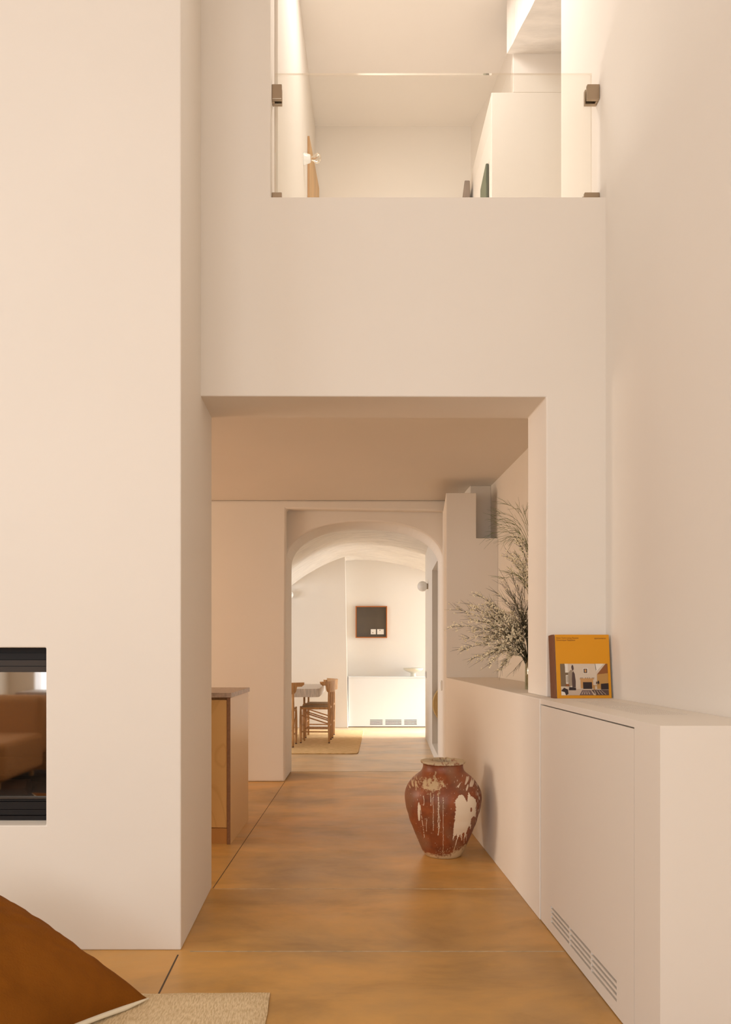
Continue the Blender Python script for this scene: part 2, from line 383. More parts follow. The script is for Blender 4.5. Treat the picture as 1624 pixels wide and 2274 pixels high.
# ------------------------------------------------------------------ glass balustrade
t = thing('glass_balustrade', 'frameless clear glass balustrade panel above the wide opening, held by four clamps', 'balustrade', (.475, 3.45, 3.165))
def loc(o, t):  # keep world placement of geometry built in world coordinates
    o.matrix_parent_inverse = Matrix.Translation(t.location).inverted(); return o
gp = loc(link('glass_pane', BX(-.244, 1.198, 3.444, 3.456, 3.168, 3.779), m_glass, t), t)
def clamp(x0, x1, z0, z1, side):
    bm = bmesh.new()
    box(bm, x0, x1, 3.425, 3.442, z0, z1); box(bm, x0, x1, 3.458, 3.475, z0, z1)
    if side < 0: box(bm, x0, x0+.012, 3.442, 3.458, z0, z1)
    else: box(bm, x1-.012, x1, 3.442, 3.458, z0, z1)
    return loc(link('clamp', bm, m_metal, t, bevel=.0025), t)
clamp(-.2575, -.212, 3.648, 3.716, -1); clamp(1.172, 1.2285, 3.648, 3.716, 1)
clamp(-.2575, -.212, 3.163, 3.226, -1); clamp(1.16, 1.2285, 3.163, 3.226, 1)

# ------------------------------------------------------------------ radiator cover on the right
t = thing('radiator_cover', 'tall pale boxed radiator cover along right wall, carrying the yellow book', 'radiator cover', (1.06, 2.65, 0))
XF, YN, YF = .905, 2.064, 3.230
# top slab with slots cut through (built from strips)
bm = bmesh.new()
gx0, gx1, gy0, gy1, ns = 1.005, 1.165, 2.43, 3.12, 11
box(bm, XF, gx0, YN, YF, .923, .945); box(bm, gx1, 1.228, YN, YF, .923, .945)
box(bm, gx0, gx1, YN, gy0, .923, .945); box(bm, gx0, gx1, gy1, YF, .923, .945)
pw = (gx1-gx0)/ns
for i in range(ns): box(bm, gx0+i*pw+pw*.34, gx0+(i+1)*pw, gy0, gy1, .923, .945)
box(bm, gx0, gx1, (gy0+gy1)/2-.01, (gy0+gy1)/2+.01, .9231, .9449)
loc(link('top_panel', bm, m_paint, t), t)
loc(link('top_slot_shade', BX(gx0-.01, gx1+.01, gy0-.01, gy1+.01, .918, .9225), m_bronzesteel, t), t)  # dark sheet standing in for the shade under the top slots
# side carcass, door panel with slots
loc(link('end_panel', BX(XF, 1.228, YN, YN+.174, 0, .923), m_paint, t), t)
bm = bmesh.new()
y0, y1 = 2.241, 3.222; sz = [.0505, .0697, .0889, .1081]; hh = .0048
groups = [(2.376, 2.606), (2.611, 2.841), (2.846, 3.078)]
zs = [0.004]
for z in sz: zs += [z-hh, z+hh]
zs += [.9185]
for k in range(0, len(zs), 2): box(bm, XF, XF+.02, y0, y1, zs[k], zs[k+1])
for z in sz:
    ed = [y0]+[v for g_ in groups for v in g_]+[y1]
    for k in range(0, len(ed), 2): box(bm, XF, XF+.02, ed[k], ed[k+1], z-hh, z+hh)
loc(link('front_panel', bm, m_paint, t), t)
loc(link('slot_shade_sheet', BX(XF+.021, XF+.034, y0-.001, y1+.001, .006, .921), m_slot, t), t)  # brown sheet standing in for the shade behind the front slots

# ------------------------------------------------------------------ fireplace insert
t = thing('fireplace_insert', 'black steel fireplace insert with reflective glass door, set in the left wall', 'fireplace', (-1.5, 3.0, .48))
def fz(y): return H-(y-CY)*3.0/F
fx0, fx1 = -1.94, -1.0865
bm = bmesh.new()
for (ya, yb, dy, mi) in ((1436.5, 1449.5, .0, 0), (1450.5, 1464.5, -.006, 0), (1466, 1479, -.002, 1), (1480, 1492.5, -.010, 1)):
    box(bm, fx0, fx1, 3.0+dy, 3.03, fz(yb), min(fz(ya), 1.161), mi)
box(bm, fx0, fx1, 3.006, 3.03, fz(1492), 1.16, 0)
for (ya, yb, dy, mi) in ((1770, 1774, -.004, 1), (1775.5, 1779, -.002, 0), (1780, 1796, -.008, 0), (1797.5, 1809, -.004, 0), (1810.5, 1820, -.010, 0)):
    box(bm, fx0, fx1, 3.0+dy, 3.03, max(fz(yb), .4805), fz(ya), mi)
box(bm, fx0, fx1, 3.006, 3.03, .481, fz(1771), 0)
box(bm, fx0, fx0+.04, 3.002, 3.03, .48, 1.16, 0); box(bm, fx1+.0, fx1+.0005, 3.0, 3.03, .48, 1.16, 0)
loc(link('steel_frame', bm, [m_black, m_bronzesteel], t), t)
loc(link('glass_door', BX(fx0+.04, fx1, 3.008, 3.012, fz(1772), fz(1491)), m_fireglass, t), t)
bm = bmesh.new()
box(bm, fx0, fx1, 3.335, 3.35, .481, 1.16); box(bm, fx0, fx1, 3.03, 3.335, .481, .52); box(bm, fx0, fx1, 3.03, 3.335, 1.12, 1.16)
box(bm, fx0, fx0+.02, 3.03, 3.335, .52, 1.12); box(bm, fx1-.002, fx1, 3.03, 3.335, .52, 1.12)
loc(link('firebox', bm, m_black, t), t)
# glowless logs and ash bed
def log(name, p0, p1, r, m, lab, sq=False):
    bm = bmesh.new(); n = 10
    pts = [Vector(p0).lerp(Vector(p1), i/n)+Vector((0, .004*mnoise.noise(Vector((i*.8, r*90, 0))), .004*mnoise.noise(Vector((i*.7, 5, r*70))))) for i in range(n+1)]
    tube(bm, pts, [r*(1+.08*mnoise.noise(Vector((i*1.1, 9, 0)))) for i in range(n+1)], 6 if sq else 12)
    return tag(link(name, bm, m, smooth=not sq), lab, 'log')
log('firewood_log', (-1.75, 3.10, .587), (-1.222, 3.085, .597), .034, m_log, 'reddish brown cut log, nearest the glass inside the fireplace', True)
log('firewood_log', (-1.45, 3.24, .572), (-1.10, 3.12, .575), .028, m_charred, 'thin charred log slanting behind the reddish log in the fireplace')
log('firewood_log', (-1.80, 3.20, .66), (-1.105, 3.235, .655), .040, m_charred, 'dark charred log lying across the rear of the fireplace')

# ------------------------------------------------------------------ foreground rug and cushion
bm = bmesh.new()
nx, ny = 60, 40; g = []
for i in range(nx+1):
    col = []
    for j in range(ny+1):
        x = -2.6+(2.6-.196)*i/nx; y = .6+(2.535-.6)*j/ny
        e = (1 if i == nx or j == ny else 0)
        xx = x+(.008*mnoise.noise(Vector((0, y*9, 0))) if i == nx else 0)+.012*((2.535-y)/2)
        yy = y+(.010*mnoise.noise(Vector((x*6, 0, 2)))-.022*(( -.196-x)/1.0)**1 * .4 if j == ny else 0)
        z = .013+.001*mnoise.noise(Vector((x*20, y*20, 0)))+(.004 if (i >= nx-1 or j >= ny-1) else 0)
        if i in (0, nx) or j in (0, ny): z = .004
        col.append(bm.verts.new((xx, yy, z)))
    g.append(col)
for i in range(nx):
    for j in range(ny): bm.faces.new((g[i][j], g[i+1][j], g[i+1][j+1], g[i][j+1]))
bv = [bm.verts.new(p) for p in ((-2.6, .6, .0005), (-.19, .6, .0005), (-.196, 2.53, .0005), (-2.6, 2.53, .0005))]; bm.faces.new(bv)
o = link('woven_rug', bm, m_rugcream, smooth=True); tag(o, 'cream flat-woven wool rug under the brown cushion, bottom left', 'rug')

t = thing('floor_cushion', 'large rust brown linen cushion slumped on cream rug in the foreground', 'cushion', (-1.1, 2.2, .01))
A = Vector((-.583, 2.45, .022)); B = Vector((-1.135, 2.56, .335)); D = Vector((-.96, 1.95, .03)); C_ = B+D-A+Vector((-.05, -.02, .06))
nrm = (B-A).cross(D-A).normalized()
if nrm.y > 0: nrm = -nrm
def pillow(bm, side, N=44, inset=1.0):
    g = []
    for i in range(N+1):
        col = []
        for j in range(N+1):
            u, v = i/N, j/N
            p = A.lerp(B, u).lerp(D.lerp(C_, u), v)
            # sides draw inwards between the pointed corners
            pu = (u-.5)*2; pv = (v-.5)*2
            cen = (A+B+C_+D)/4
            p = p+(cen-p)*(.07*((1-pu*pu)*abs(pv)**3+(1-pv*pv)*abs(pu)**3))
            f = max(0, (1-pu*pu))*max(0, (1-pv*pv)); hgt = f**.42
            wr = .010*mnoise.noise(Vector((u*7, v*5, side)))*min(1, f*4)+.006*mnoise.noise(Vector((u*16, v*16, side+3)))*min(1, f*6)
            q = p+nrm*side*(.115*hgt+wr)
            if side < 0: q = p+nrm*side*(.05*hgt+wr*.5)
            q.z = max(q.z, .020)
            col.append(bm.verts.new(q))
        g.append(col)
    for i in range(N):
        for j in range(N): bm.faces.new((g[i][j], g[i+1][j], g[i+1][j+1], g[i][j+1]))
    return g
bm = bmesh.new(); pillow(bm, 1); loc(link('cover_front', bm, m_brownfab, t, smooth=True), t)
bm = bmesh.new(); pillow(bm, -1); o = loc(link('cover_back', bm, m_creamfab, t, smooth=True), t); o['label'] = 'cream backing fabric'
bm = bmesh.new()
def edgept(a, b, s):
    return a.lerp(b, s)
cen = (A+B+C_+D)/4
pp = []
for (a, b) in ((A, D),):
    for i in range(25):
        s = i/24; p = a.lerp(b, s); pu = (s-.5)*2; p = p+(cen-p)*(.07*(1-pu*pu)); p.z = max(p.z-.004, .024); pp.append(p)
tube(bm, pp, [.003+.006*min(1, i/3) for i in range(25)], 8); o = loc(link('piping', bm, m_creamfab, t, smooth=True), t); o['label'] = 'cream piping along the lower seam'

# ------------------------------------------------------------------ book on the radiator cover
t = thing('book', 'thick yellow-orange hardback photo book with brown spine leaning upright on radiator cover', 'book', (1.073, 3.249, .9455), 0)
t.rotation_euler = (math.radians(-6.5), 0, math.radians(3))
W, Hh, T = .228, .276, .055
ccol = mat('yellow_cloth_cover', (.74, .31, .012), .55, spec=.3)
cspine = mat('brown_cloth_spine', (.20, .075, .03), .8, bump=.6, bscale=30, stretch=(1, 10, 1))
mink = mat('brown_ink', (.22, .07, .01), .7)
link('cover', BX(-.092, .147, 0, .003, 0, Hh), ccol, t, bevel=.001)
link('cover', BX(-.092, .147, T-.003, T, 0, Hh), ccol, t, bevel=.001)
bm = bmesh.new()
sp = []
for i in range(13):
    a = -PI/2+PI*i/12; sp.append((-.094-.012*math.cos(a)**.6 if abs(a) < PI/2-.01 else -.094, T/2+T/2*math.sin(a)))
prism(bm, sp, 0, Hh); link('spine', bm, cspine, t)
link('pages', BX(-.092, .143, .0035, T-.0035, .004, Hh-.004), m_paper, t)
# photograph printed on the cover
c = {}
def mc(n, rgb):
    if n not in c: c[n] = mat('print_'+n, lin(rgb), .45)
    return c[n]
pal = [('wall', (214, 194, 172)), ('shade', (120, 98, 72)), ('ochre', (186, 138, 74)), ('rust', (142, 84, 38)), ('black', (40, 24, 24)),
       ('mantel', (196, 146, 90)), ('rugp', (112, 88, 84)), ('lightrug', (196, 172, 150)), ('ivory', (232, 220, 204)), ('darkfig', (84, 62, 56)), ('grey', (160, 140, 118))]
names = [n for n, _ in pal]
pm = [mc(n, r) for n, r in pal]
px0, py0, pw_, ph_ = -.074, .013, .208, .136
bm = bmesh.new(); lay = [0]
def poly(n, pts):
    lay[0] += 1
    d = -.0004-.00006*lay[0]
    f = bm.faces.new([bm.verts.new((px0+pw_*u, d, py0+ph_*v)) for u, v in pts]); f.material_index = names.index(n)
def rc(n, u0, u1, v0, v1): poly(n, [(u0, v0), (u1, v0), (u1, v1), (u0, v1)])
rc('wall', 0, 1, 0, 1)
poly('shade', [(0, .28), (.2, .28), (.2, .7), (.12, .75), (.09, 1), (0, 1)])
rc('ivory', .10, .16, .72, 1); rc('ivory', .11, .19, .36, .64)
for k in range(3): rc('shade', .125+k*.02, .135+k*.02, .40, .62)
poly('grey', [(.16, .3), (.31, .3), (.30, .55), (.27, .62), (.25, .8), (.21, .8), (.16, .7)])
poly('darkfig', [(.24, .25), (.31, .25), (.315, .45), (.30, .68), (.27, .77), (.245, .70), (.235, .5)])
poly('darkfig', [(.24, .82), (.265, .77), (.285, .84), (.275, .94), (.25, .97), (.232, .90)])
poly('ivory', [(.755, .75), (.92, 1), (.74, 1)]); poly('wall', [(.76, .70), (.78, .70), (1, .98), (1, 1), (.94, 1)])
poly('black', [(.735, 1), (.742, 1), (.76, .80), (.752, .78)])
poly('rust', [(.77, .66), (1, .70), (1, 1), (.96, 1)]); poly('ochre', [(.76, .2), (1, .2), (1, .70), (.77, .66)])
rc('ivory', .478, .582, .69, .86); rc('darkfig', .49, .565, .705, .84); rc('mantel', .512, .545, .73, .82)
rc('mantel', .40, .70, .50, .535); rc('mantel', .415, .68, .22, .50); rc('black', .465, .655, .19, .415)
for u in (.42, .45, .52, .56, .6, .66, .69): rc('darkfig', u, u+.012, .535, .56)
poly('lightrug', [(0, 0), (1, 0), (1, .18), (.72, .2), (0, .2)])
poly('rugp', [(.38, 0), (.68, 0), (.62, .16), (.44, .16)]); poly('darkfig', [(.73, 0), (1, 0), (1, .17), (.63, .17)])
for k in range(4): poly('lightrug', [(.72+k*.07, .02), (.735+k*.07, .02), (.70+k*.05, .15), (.69+k*.05, .15)])
for k in range(4): poly('lightrug', [(.42+k*.055, .03), (.44+k*.055, .03), (.47+k*.035, .13), (.46+k*.035, .13)])
poly('black', [(0, .14), (.06, .24), (.14, .18), (.15, .05), (.10, 0), (.07, .10), (0, .12)]); poly('ivory', [(0, 0), (.09, 0), (.07, .1), (0, .13)])
rc('rust', .10, .17, .28, .36); poly('black', [(.16, .16), (.31, .16), (.31, .24), (.17, .26)])
poly('black', [(.84, .18), (1, .18), (1, .38), (.84, .36)]); rc('ochre', .68, .71, .17, .32); rc('ochre', .68, .80, .29, .31)
poly('black', [(.77, .40), (.79, .34), (.81, .38), (.80, .46), (.785, .46)]); poly('darkfig', [(.735, .38), (.755, .34), (.77, .40), (.75, .44)])
link('cover_photo', bm, pm, t)
def text(body, size, x, z, align, parent, m, y=-.0008):
    cu = bpy.data.curves.new('txt', 'FONT'); cu.body = body; cu.size = size; cu.align_x = align; cu.space_line = .95
    o = bpy.data.objects.new('txt', cu); COL.objects.link(o)
    bpy.context.view_layer.update()
    me = bpy.data.meshes.new_from_object(o.evaluated_get(bpy.context.evaluated_depsgraph_get()))
    bpy.data.objects.remove(o)
    me.materials.clear(); me.materials.append(m)
    q = bpy.data.objects.new('lettering', me); COL.objects.link(q); q.parent = parent
    q.location = (x, y, z); q.rotation_euler = (PI/2, 0, 0)
    return q
text('New York Living Rooms\nDominique Nabokov', .0098, -.086, .258, 'LEFT', t, mink)
q = text('apartamento', .0100, .133, .257, 'RIGHT', t, mink)

# ------------------------------------------------------------------ plywood cabinet and stone counter
RZ = -math.atan(.0566)
t = thing('kitchen_cabinet', 'low birch plywood cabinet end standing left of passage under stone counter', 'cabinet', (-.583, 4.49, 0), RZ)
link('side_panel', BX(-.020, 0, 0, .652, 0, .870), [m_plyside], t)
link('edge_band', BX(-.0205, .0002, -.0015, .0, 0, .870), m_plyedge, t)
link('door', BX(-.62, -.0245, .010, .03, .096, .857), m_ply, t, bevel=.001)
link('plinth', BX(-.62, -.0245, .014, .03, 0, .092), wood_ply('plinth_ply', (.62, .30, .09), (.5, .23, .06)), t)
link('carcass', BX(-.62, -.021, .04, .64, .0, .868), m_oak, t)
o = link('stone_countertop', BX(-.72, .008, -.012, .662, .872, .900), m_stone, bevel=.0015)
o.location = (-.583, 4.49, 0); o.rotation_euler = (0, 0, RZ)
tag(o, 'pinkish brown stone slab lying on the plywood cabinet', 'countertop')

# ------------------------------------------------------------------ clay jar
prof = [(0, 0.002), (.098, 0), (.103, .004), (.1128, .018), (.128, .0525), (.1429, .087), (.1576, .1214), (.171, .1559), (.186, .1903), (.195, .2247), (.206, .2591),
        (.2117, .2936), (.2148, .328), (.21, .3625), (.1945, .397), (.168, .4314), (.127, .466), (.115, .485), (.112, .5036), (.114, .512), (.1235, .519), (.1238, .526), (.117, .531), (.085, .533), (.072, .528), (.070, .50), (.08, .44), (.08, .36), (0, .35)]
def catmull(pr, k):
    out = []
    for i in range(len(pr)-1):
        p0 = pr[max(i-1, 0)]; p1 = pr[i]; p2 = pr[i+1]; p3 = pr[min(i+2, len(pr)-1)]
        for j in range(k):
            s = j/k
            out.append(tuple(.5*((2*p1[q])+(-p0[q]+p2[q])*s+(2*p0[q]-5*p1[q]+4*p2[q]-p3[q])*s*s+(-p0[q]+3*p1[q]-3*p2[q]+p3[q])*s**3) for q in (0, 1)))
    out.append(pr[-1]); return out
body = catmull(prof[1:21], 20)+catmull(prof[20:], 3)
JX, JY = .6456, 4.27
phi0 = math.atan2(-JY, -JX)
SEG = 560
patch = [(950,760),(1010,680),(1060,665),(1110,720),(1145,800),(1165,640),(1200,700),(1280,765),(1300,850),(1285,900),(1290,960),(1285,1075),(1250,1040),(1210,1090),(1200,1170),(1215,1180),(1205,1270),(1180,1180),(1150,1250),(1140,1300),(1105,1420),(1100,1290),(1060,1320),(1050,1400),(1035,1320),(990,1410),(985,1305),(950,1340),(920,1425),(930,1240),(930,1200),(950,1050),(965,850)]
def inside(x, y, P_):
    r = False; n = len(P_); j = n-1
    for i in range(n):
        xi, yi = P_[i]; xj, yj = P_[j]
        if (yi > y) != (yj > y) and x < (xj-xi)*(y-yi)/(yj-yi)+xi: r = not r
        j = i
    return r
N3 = lambda a, b, c: mnoise.noise(Vector((a, b, c)))
drips = [(570,640,840,7),(610,660,1250,5),(690,640,1330,9),(706,800,1200,4),(765,700,1700,4),(455,700,850,6),(500,1060,1290,4),(330,560,640,8),(1060,1330,1430,8),(1100,1380,1500,5),(1140,1330,1460,5)]
base1, base2, base3 = Vector(lin((158, 86, 48))), Vector(lin((116, 63, 40))), Vector(lin((150, 112, 86)))
cream, cream2 = Vector(lin((240, 222, 198))), Vector(lin((214, 188, 148)))
def jarcol(phi, r, z):
    s = math.sin(phi); X = 762+s*r/.211*623
    if math.cos(phi) < 0: X += 37
    Yz = 1660; Yp = ((1.15-z)/.0025417+1445-1660)*7.38
    b = math.cos(phi) < -.0
    n1 = N3(X*.006, Yp*.006, 1)+.5*N3(X*.02, Yp*.02, 5)
    c = base1.lerp(base2, min(1, max(0, .45+n1*.55)))
    n2 = N3(X*.004, Yp*.003, 9)
    c = c.lerp(base3, min(.6, max(0, n2*1.1+(.25 if X < 420 else 0))))
    dx, dy = 22*N3(X*.02, Yp*.02, 11), 22*N3(X*.02, Yp*.02, 14)
    fx, fy = 10*N3(X*.07, Yp*.05, 21), 10*N3(X*.07, Yp*.05, 24)
    w = 0
    if inside(X+dx*.4+fx, Yp+dy*.4+fy, patch) and ((X-1210)/14)**2+((Yp-920)/40)**2 > 1: w = 1
    if ((X-380+fx*.3)/21)**2+((Yp-970)/158)**2 < 1: w = 1
    for (xd, ya, yb, ww) in drips:
        if ya < Yp < yb:
            xo = xd+16*N3(Yp*.007, xd, 3)+4*N3(Yp*.03, xd, 5)
            if abs(X-xo) < ww*(.5+.6*N3(Yp*.05, xd, 7)+.25): w = max(w, .85)
    xd = 400+(Yp-850)*.12
    if 850 < Yp < 1415 and abs(X-xd) < 5 and N3(Yp*.04, 2, 2) > -.1: w = max(w, .8)
    xd = 985-(Yp-1400)*.23
    if 1400 < Yp < 1690 and abs(X-xd) < 6: w = max(w, .9)
    # shoulder splashes
    q = math.exp(-(((X-590)/230)**2+((Yp-530)/120)**2))
    m_ = N3(X*.018, Yp*.018, 31)+.6*N3(X*.05, Yp*.05, 33)
    if q+m_*.6 > .50: w = max(w, min(.85, (q+m_*.6-.50)*3))
    q = math.exp(-(((X-1180)/220)**2+((Yp-520)/140)**2))
    st = N3((X+Yp*.5)*.03, (X-Yp)*.008, 41)
    if q*.8+st*.8 > .74: w = max(w, .75)
    q = math.exp(-(((X-280)/140)**2+((Yp-540)/120)**2)); st = N3((X-Yp*.4)*.04, (X+Yp)*.010, 43)
    if q*.8+st*.8 > .72: w = max(w, .75)
    if N3(X*.06, Yp*.035, 51) > .62 and 300 < Yp < 1500: w = max(w, .7)
    if X > 1290 and N3(X*.08, Yp*.015, 55) > .28: w = max(w, .6)
    # crusted foot
    lim = 1670-110*max(0, (X-800)/250)+25*N3(X*.012, 0, 60)
    if Yp > lim:
        w = max(w, min(1, .35+.8*N3(X*.03, Yp*.03, 61)+(Yp-lim)/90))
    if 1520 < Yp < lim and N3(X*.07, Yp*.05, 63) > .36 and X > 650: w = max(w, .7)
    cc = cream if (Yp < 1500 and not (X < 900 and Yp < 700)) else cream2
    if z > .516 or (r < .108 and z > .4): w = max(w, .9 if N3(X*.03, z*60, 71) > -.35 else .25); cc = Vector(lin((206, 186, 152)))
    return c.lerp(cc, max(0, min(1, w)))
bm = bmesh.new(); lay_ = bm.verts.layers.float_color.new('paint')
rings = []
for k, (r, z) in enumerate(body):
    ring = []
    for i in range(SEG):
        th = 2*PI*i/SEG; phi = (th-phi0+PI) % (2*PI)-PI
        rr = r*(1+.006*N3(math.cos(th)*2, math.sin(th)*2, z*6))
        zz = z
        if z > .515: rr += .0035*N3(math.cos(th)*9, math.sin(th)*9, 4); zz += .003*N3(math.cos(th)*7, math.sin(th)*7, 2)
        v = bm.verts.new((rr*math.cos(th), rr*math.sin(th), max(zz, 0)))
        cc = jarcol(phi, r, z); v[lay_] = (*cc, 1); ring.append(v)
    rings.append(ring)
for a, b in zip(rings, rings[1:]):
    for i in range(SEG): bm.faces.new((a[i], a[(i+1) % SEG], b[(i+1) % SEG], b[i]))
bm.faces.new(rings[0][::-1])
mj = bpy.data.materials.new('glazed_terracotta'); mj.use_nodes = True; nt = mj.node_tree; bs = nt.nodes['Principled BSDF']
at = nt.nodes.new('ShaderNodeAttribute'); at.attribute_name = 'paint'; nt.links.new(at.outputs['Color'], bs.inputs['Base Color'])
bs.inputs['Roughness'].default_value = .42; bs.inputs['Specular IOR Level'].default_value = .45
nn = nt.nodes.new('ShaderNodeTexNoise'); nn.inputs['Scale'].default_value = 60; bp = nt.nodes.new('ShaderNodeBump'); bp.inputs['Strength'].default_value = .2; bp.inputs['Distance'].default_value = .004
tc = nt.nodes.new('ShaderNodeTexCoord'); nt.links.new(tc.outputs['Object'], nn.inputs['Vector']); nt.links.new(nn.outputs['Fac'], bp.inputs['Height']); nt.links.new(bp.outputs[0], bs.inputs['Normal'])
o = link('clay_jar', bm, mj, smooth=True); o.location = (JX, JY, 0.001)
tag(o, 'large reddish brown glazed clay jar with flaking white paint on concrete floor', 'jar')

# ------------------------------------------------------------------ glass vase with flowering broom
VX, VY, VZ = 1.085, 4.02, .9455
bm = bmesh.new()
lathe(bm, [(0, .0), (.040, .0), (.041, .004), (.040, .10), (.038, .185), (.0355, .185), (.037, .10), (.037, .012), (0, .012)], 40, (0, 0, 0))
o = link('glass_vase', bm, m_vase, smooth=True); o.location = (VX, VY, VZ); tag(o, 'clear cylindrical glass vase on the ledge, mostly behind the wall edge', 'vase')
def bez(pts, n):
    out = []
    for i in range(n+1):
        t_ = i/n; q = [Vector(p) for p in pts]
        while len(q) > 1: q = [q[k].lerp(q[k+1], t_) for k in range(len(q)-1)]
        out.append(q[0])
    return out
def branch(ctrl, flowers, needles, nl, start=.3, label='', group='', green=False, nf=1.0, droop=0.0):
    root = Vector((VX, VY, VZ+.014))
    t = thing('broom_branch', label, 'branch', root, 0, group)
    pts = bez([Vector(c) for c in ctrl], 16)
    # stay clear of the walls
    def safe(p):
        p = Vector(p); p.x = min(p.x, 1.285); p.z = max(p.z, .952) if p.x > .88 else p.z; p.y = max(p.y, 3.69) if p.x > .95 else p.y; p.z = min(p.z, 2.45); return p
    pts = [safe(p) for p in pts]
    bm = bmesh.new(); n = len(pts)
    tube(bm, [p-root for p in pts], [.0019-.0012*i/(n-1) for i in range(n)], 4)
    sp = []
    for _ in range(needles):
        s = start+(1-start)*random.random(); k = min(int(s*(n-1)), n-2); p = pts[k].lerp(pts[k+1], s*(n-1)-k)
        d = (pts[k+1]-pts[k]).normalized()
        r_ = Vector((random.gauss(0, 1), random.gauss(0, 1), random.gauss(0, 1))); r_ = (r_-d*r_.dot(d)).normalized()
        L = nl*(.5+random.random()*.8)*(1.15-.5*s)
        d2 = (d+r_*(.30+.42*random.random())).normalized()
        q = [p, p+d2*L*.5, p+d2*L+Vector((0, 0, -droop*L))+d*L*.12]
        q = [safe(x) for x in q]
        tube(bm, [x-root for x in q], [.0008, .0007, .0003], 3); sp.append(q)
    link('twig', bm, m_stemg if green else m_stem, t)
    if flowers:
        bm = bmesh.new()
        for _ in range(flowers):
            if random.random() < .45 or not sp:
                s = max(start, .35)+(1-max(start, .35))*random.random(); k = min(int(s*(n-1)), n-2); p = pts[k].lerp(pts[k+1], random.random())
            else:
                q = random.choice(sp); p = q[0].lerp(q[2], .2+.7*random.random())
            p = p+Vector((random.gauss(0, .004), random.gauss(0, .004), random.gauss(0, .004)))-root
            for _k in range(3):
                rr = .0022+.0015*random.random()
                M_ = Matrix.Translation(p+Vector((random.gauss(0, .0024), random.gauss(0, .0024), random.gauss(0, .0024)))) @ Matrix.Rotation(random.random()*6, 4, Vector((random.random(), random.random(), 1)).normalized()) @ Matrix.Diagonal((1, .6, 1.4, 1))
                bmesh.ops.create_icosphere(bm, subdivisions=1, radius=rr, matrix=M_)
        o = link('blossoms', bm, m_flower, t); o['kind'] = 'stuff'
    return t
root = (VX-.012, VY, VZ+.014)
mouth = lambda: (VX-.02+random.uniform(-.012, .02), VY+random.uniform(-.02, .02), VZ+.20)
LF = 'cream-blossomed broom branch fanning from the glass vase'; GF = 'flowering broom branches in the vase'
low = [(1003,1391),(1012,1352),(1030,1338),(1062,1322),(1020,1442),(1030,1418),(1048,1463),(1066,1468),(1045,1375),(1085,1478),(1040,1352),(1055,1400),(1070,1345),(1082,1335),(1095,1345),(1075,1430),(1092,1450),(1112,1488),(1120,1475),(1100,1380),(1110,1400),(1060,1380),(1072,1405),(1090,1365),(1085,1415),(1105,1440),(1120,1365),(1135,1360),(1130,1420),(1140,1400),(1150,1385),(1128,1380)]
for i, (a, b) in enumerate(low):
    Yt = VY+random.uniform(-.18, .26); tip = P(a, b, Yt)
    m0 = mouth(); midp = P(1150+random.uniform(-8, 14), 1400+random.uniform(-14, 20)+(b-1400)*.30, VY+random.uniform(-.04, .05))
    zone = 'reaching far left' if a < 1045 else 'drooping at lower left' if b > 1440 else 'in the crown of upper left' if b < 1350 else 'in the dense middle'
    branch([root, m0, midp, tip.lerp(midp, .35)+Vector((0, 0, .02)), tip], 62 if a > 1040 else 52, 32, .080, .38, 'cream-blossomed broom branch %s of the vase bouquet' % zone, 'broom branches '+zone)
MF = 'bare dark broom branch bristling upward from the middle of the bouquet'
for (a, b) in [(1108,1262),(1112,1290),(1102,1315),(1125,1305),(1140,1285),(1150,1300),(1118,1330),(1135,1320),(1158,1310),(1165,1290),(1145,1340)]:
    tip = P(a, b, VY+random.uniform(-.1, .15)); m0 = mouth()
    branch([root, m0, P(1172, 1420, VY), P(1165, 1360, VY), tip], 5, 34, .09, .40, MF, 'bare broom branches')
BF = 'upright broom branch with cream blossom above the main bouquet'
for (a, b) in [(1124,1222),(1122,1232),(1126,1258),(1135,1245),(1140,1225),(1150,1205),(1142,1190),(1155,1250),(1150,1235),(1160,1195)]:
    tip = P(a, b, VY+random.uniform(-.08, .12))
    branch([root, (VX-.01, VY, VZ+.20), P(1192, 1330, VY), P(1180, b+40, VY), tip], 38, 16, .055, .70, BF, 'upright flowering branches')
TF = 'long green grassy broom branch arching at the top of the bouquet'
for (a, b) in [(1119,1118),(1086,1143),(1098,1152),(1100,1163),(1108,1172),(1079,1202),(1088,1185),(1112,1202),(1110,1140),(1150,1128),(1165,1135),(1130,1212),(1120,1182)]:
    tip = P(a, b, VY+random.uniform(-.1, .14))
    branch([root, (VX-.01, VY, VZ+.20), P(1200, 1330, VY), P(1192, 1170+random.uniform(-10, 20), VY), P(1160, min(b+5, 1168), VY), tip], 0, 8, .11, .74, TF, 'green arching broom branches', green=True, droop=.15)
for (a, b) in [(1112,1270),(1108,1285),(1125,1275),(1140,1490)]:
    tip = P(a, b, VY+random.uniform(-.1, .14))
    branch([root, (VX-.01, VY, VZ+.20), P(1200, 1340, VY) if b < 1400 else P(1172, 1455, VY), P(1185, 1265, VY) if b < 1400 else P(1165, 1460, VY), tip], 0, 10, .08, .7,
           'thin green broom branch arching sideways low beside the blossom' if b < 1400 else 'single bare twig hanging down beside the glass vase', 'side twigs' if b < 1400 else None, green=b < 1400, droop=.1)

# ------------------------------------------------------------------ dining room furniture
RT = -math.atan(.06)
bm = bmesh.new(); pl = [(-2.2, 8.40), (.27, 8.40), (.315, 8.425), (.335, 8.5), (.50, 10.75), (.48, 10.85), (-2.2, 10.95)]
prism(bm, pl, .001, .012); o = link('jute_rug', bm, m_rugjute, bevel=.004); tag(o, 'tan braided jute rug under the dining table', 'rug')

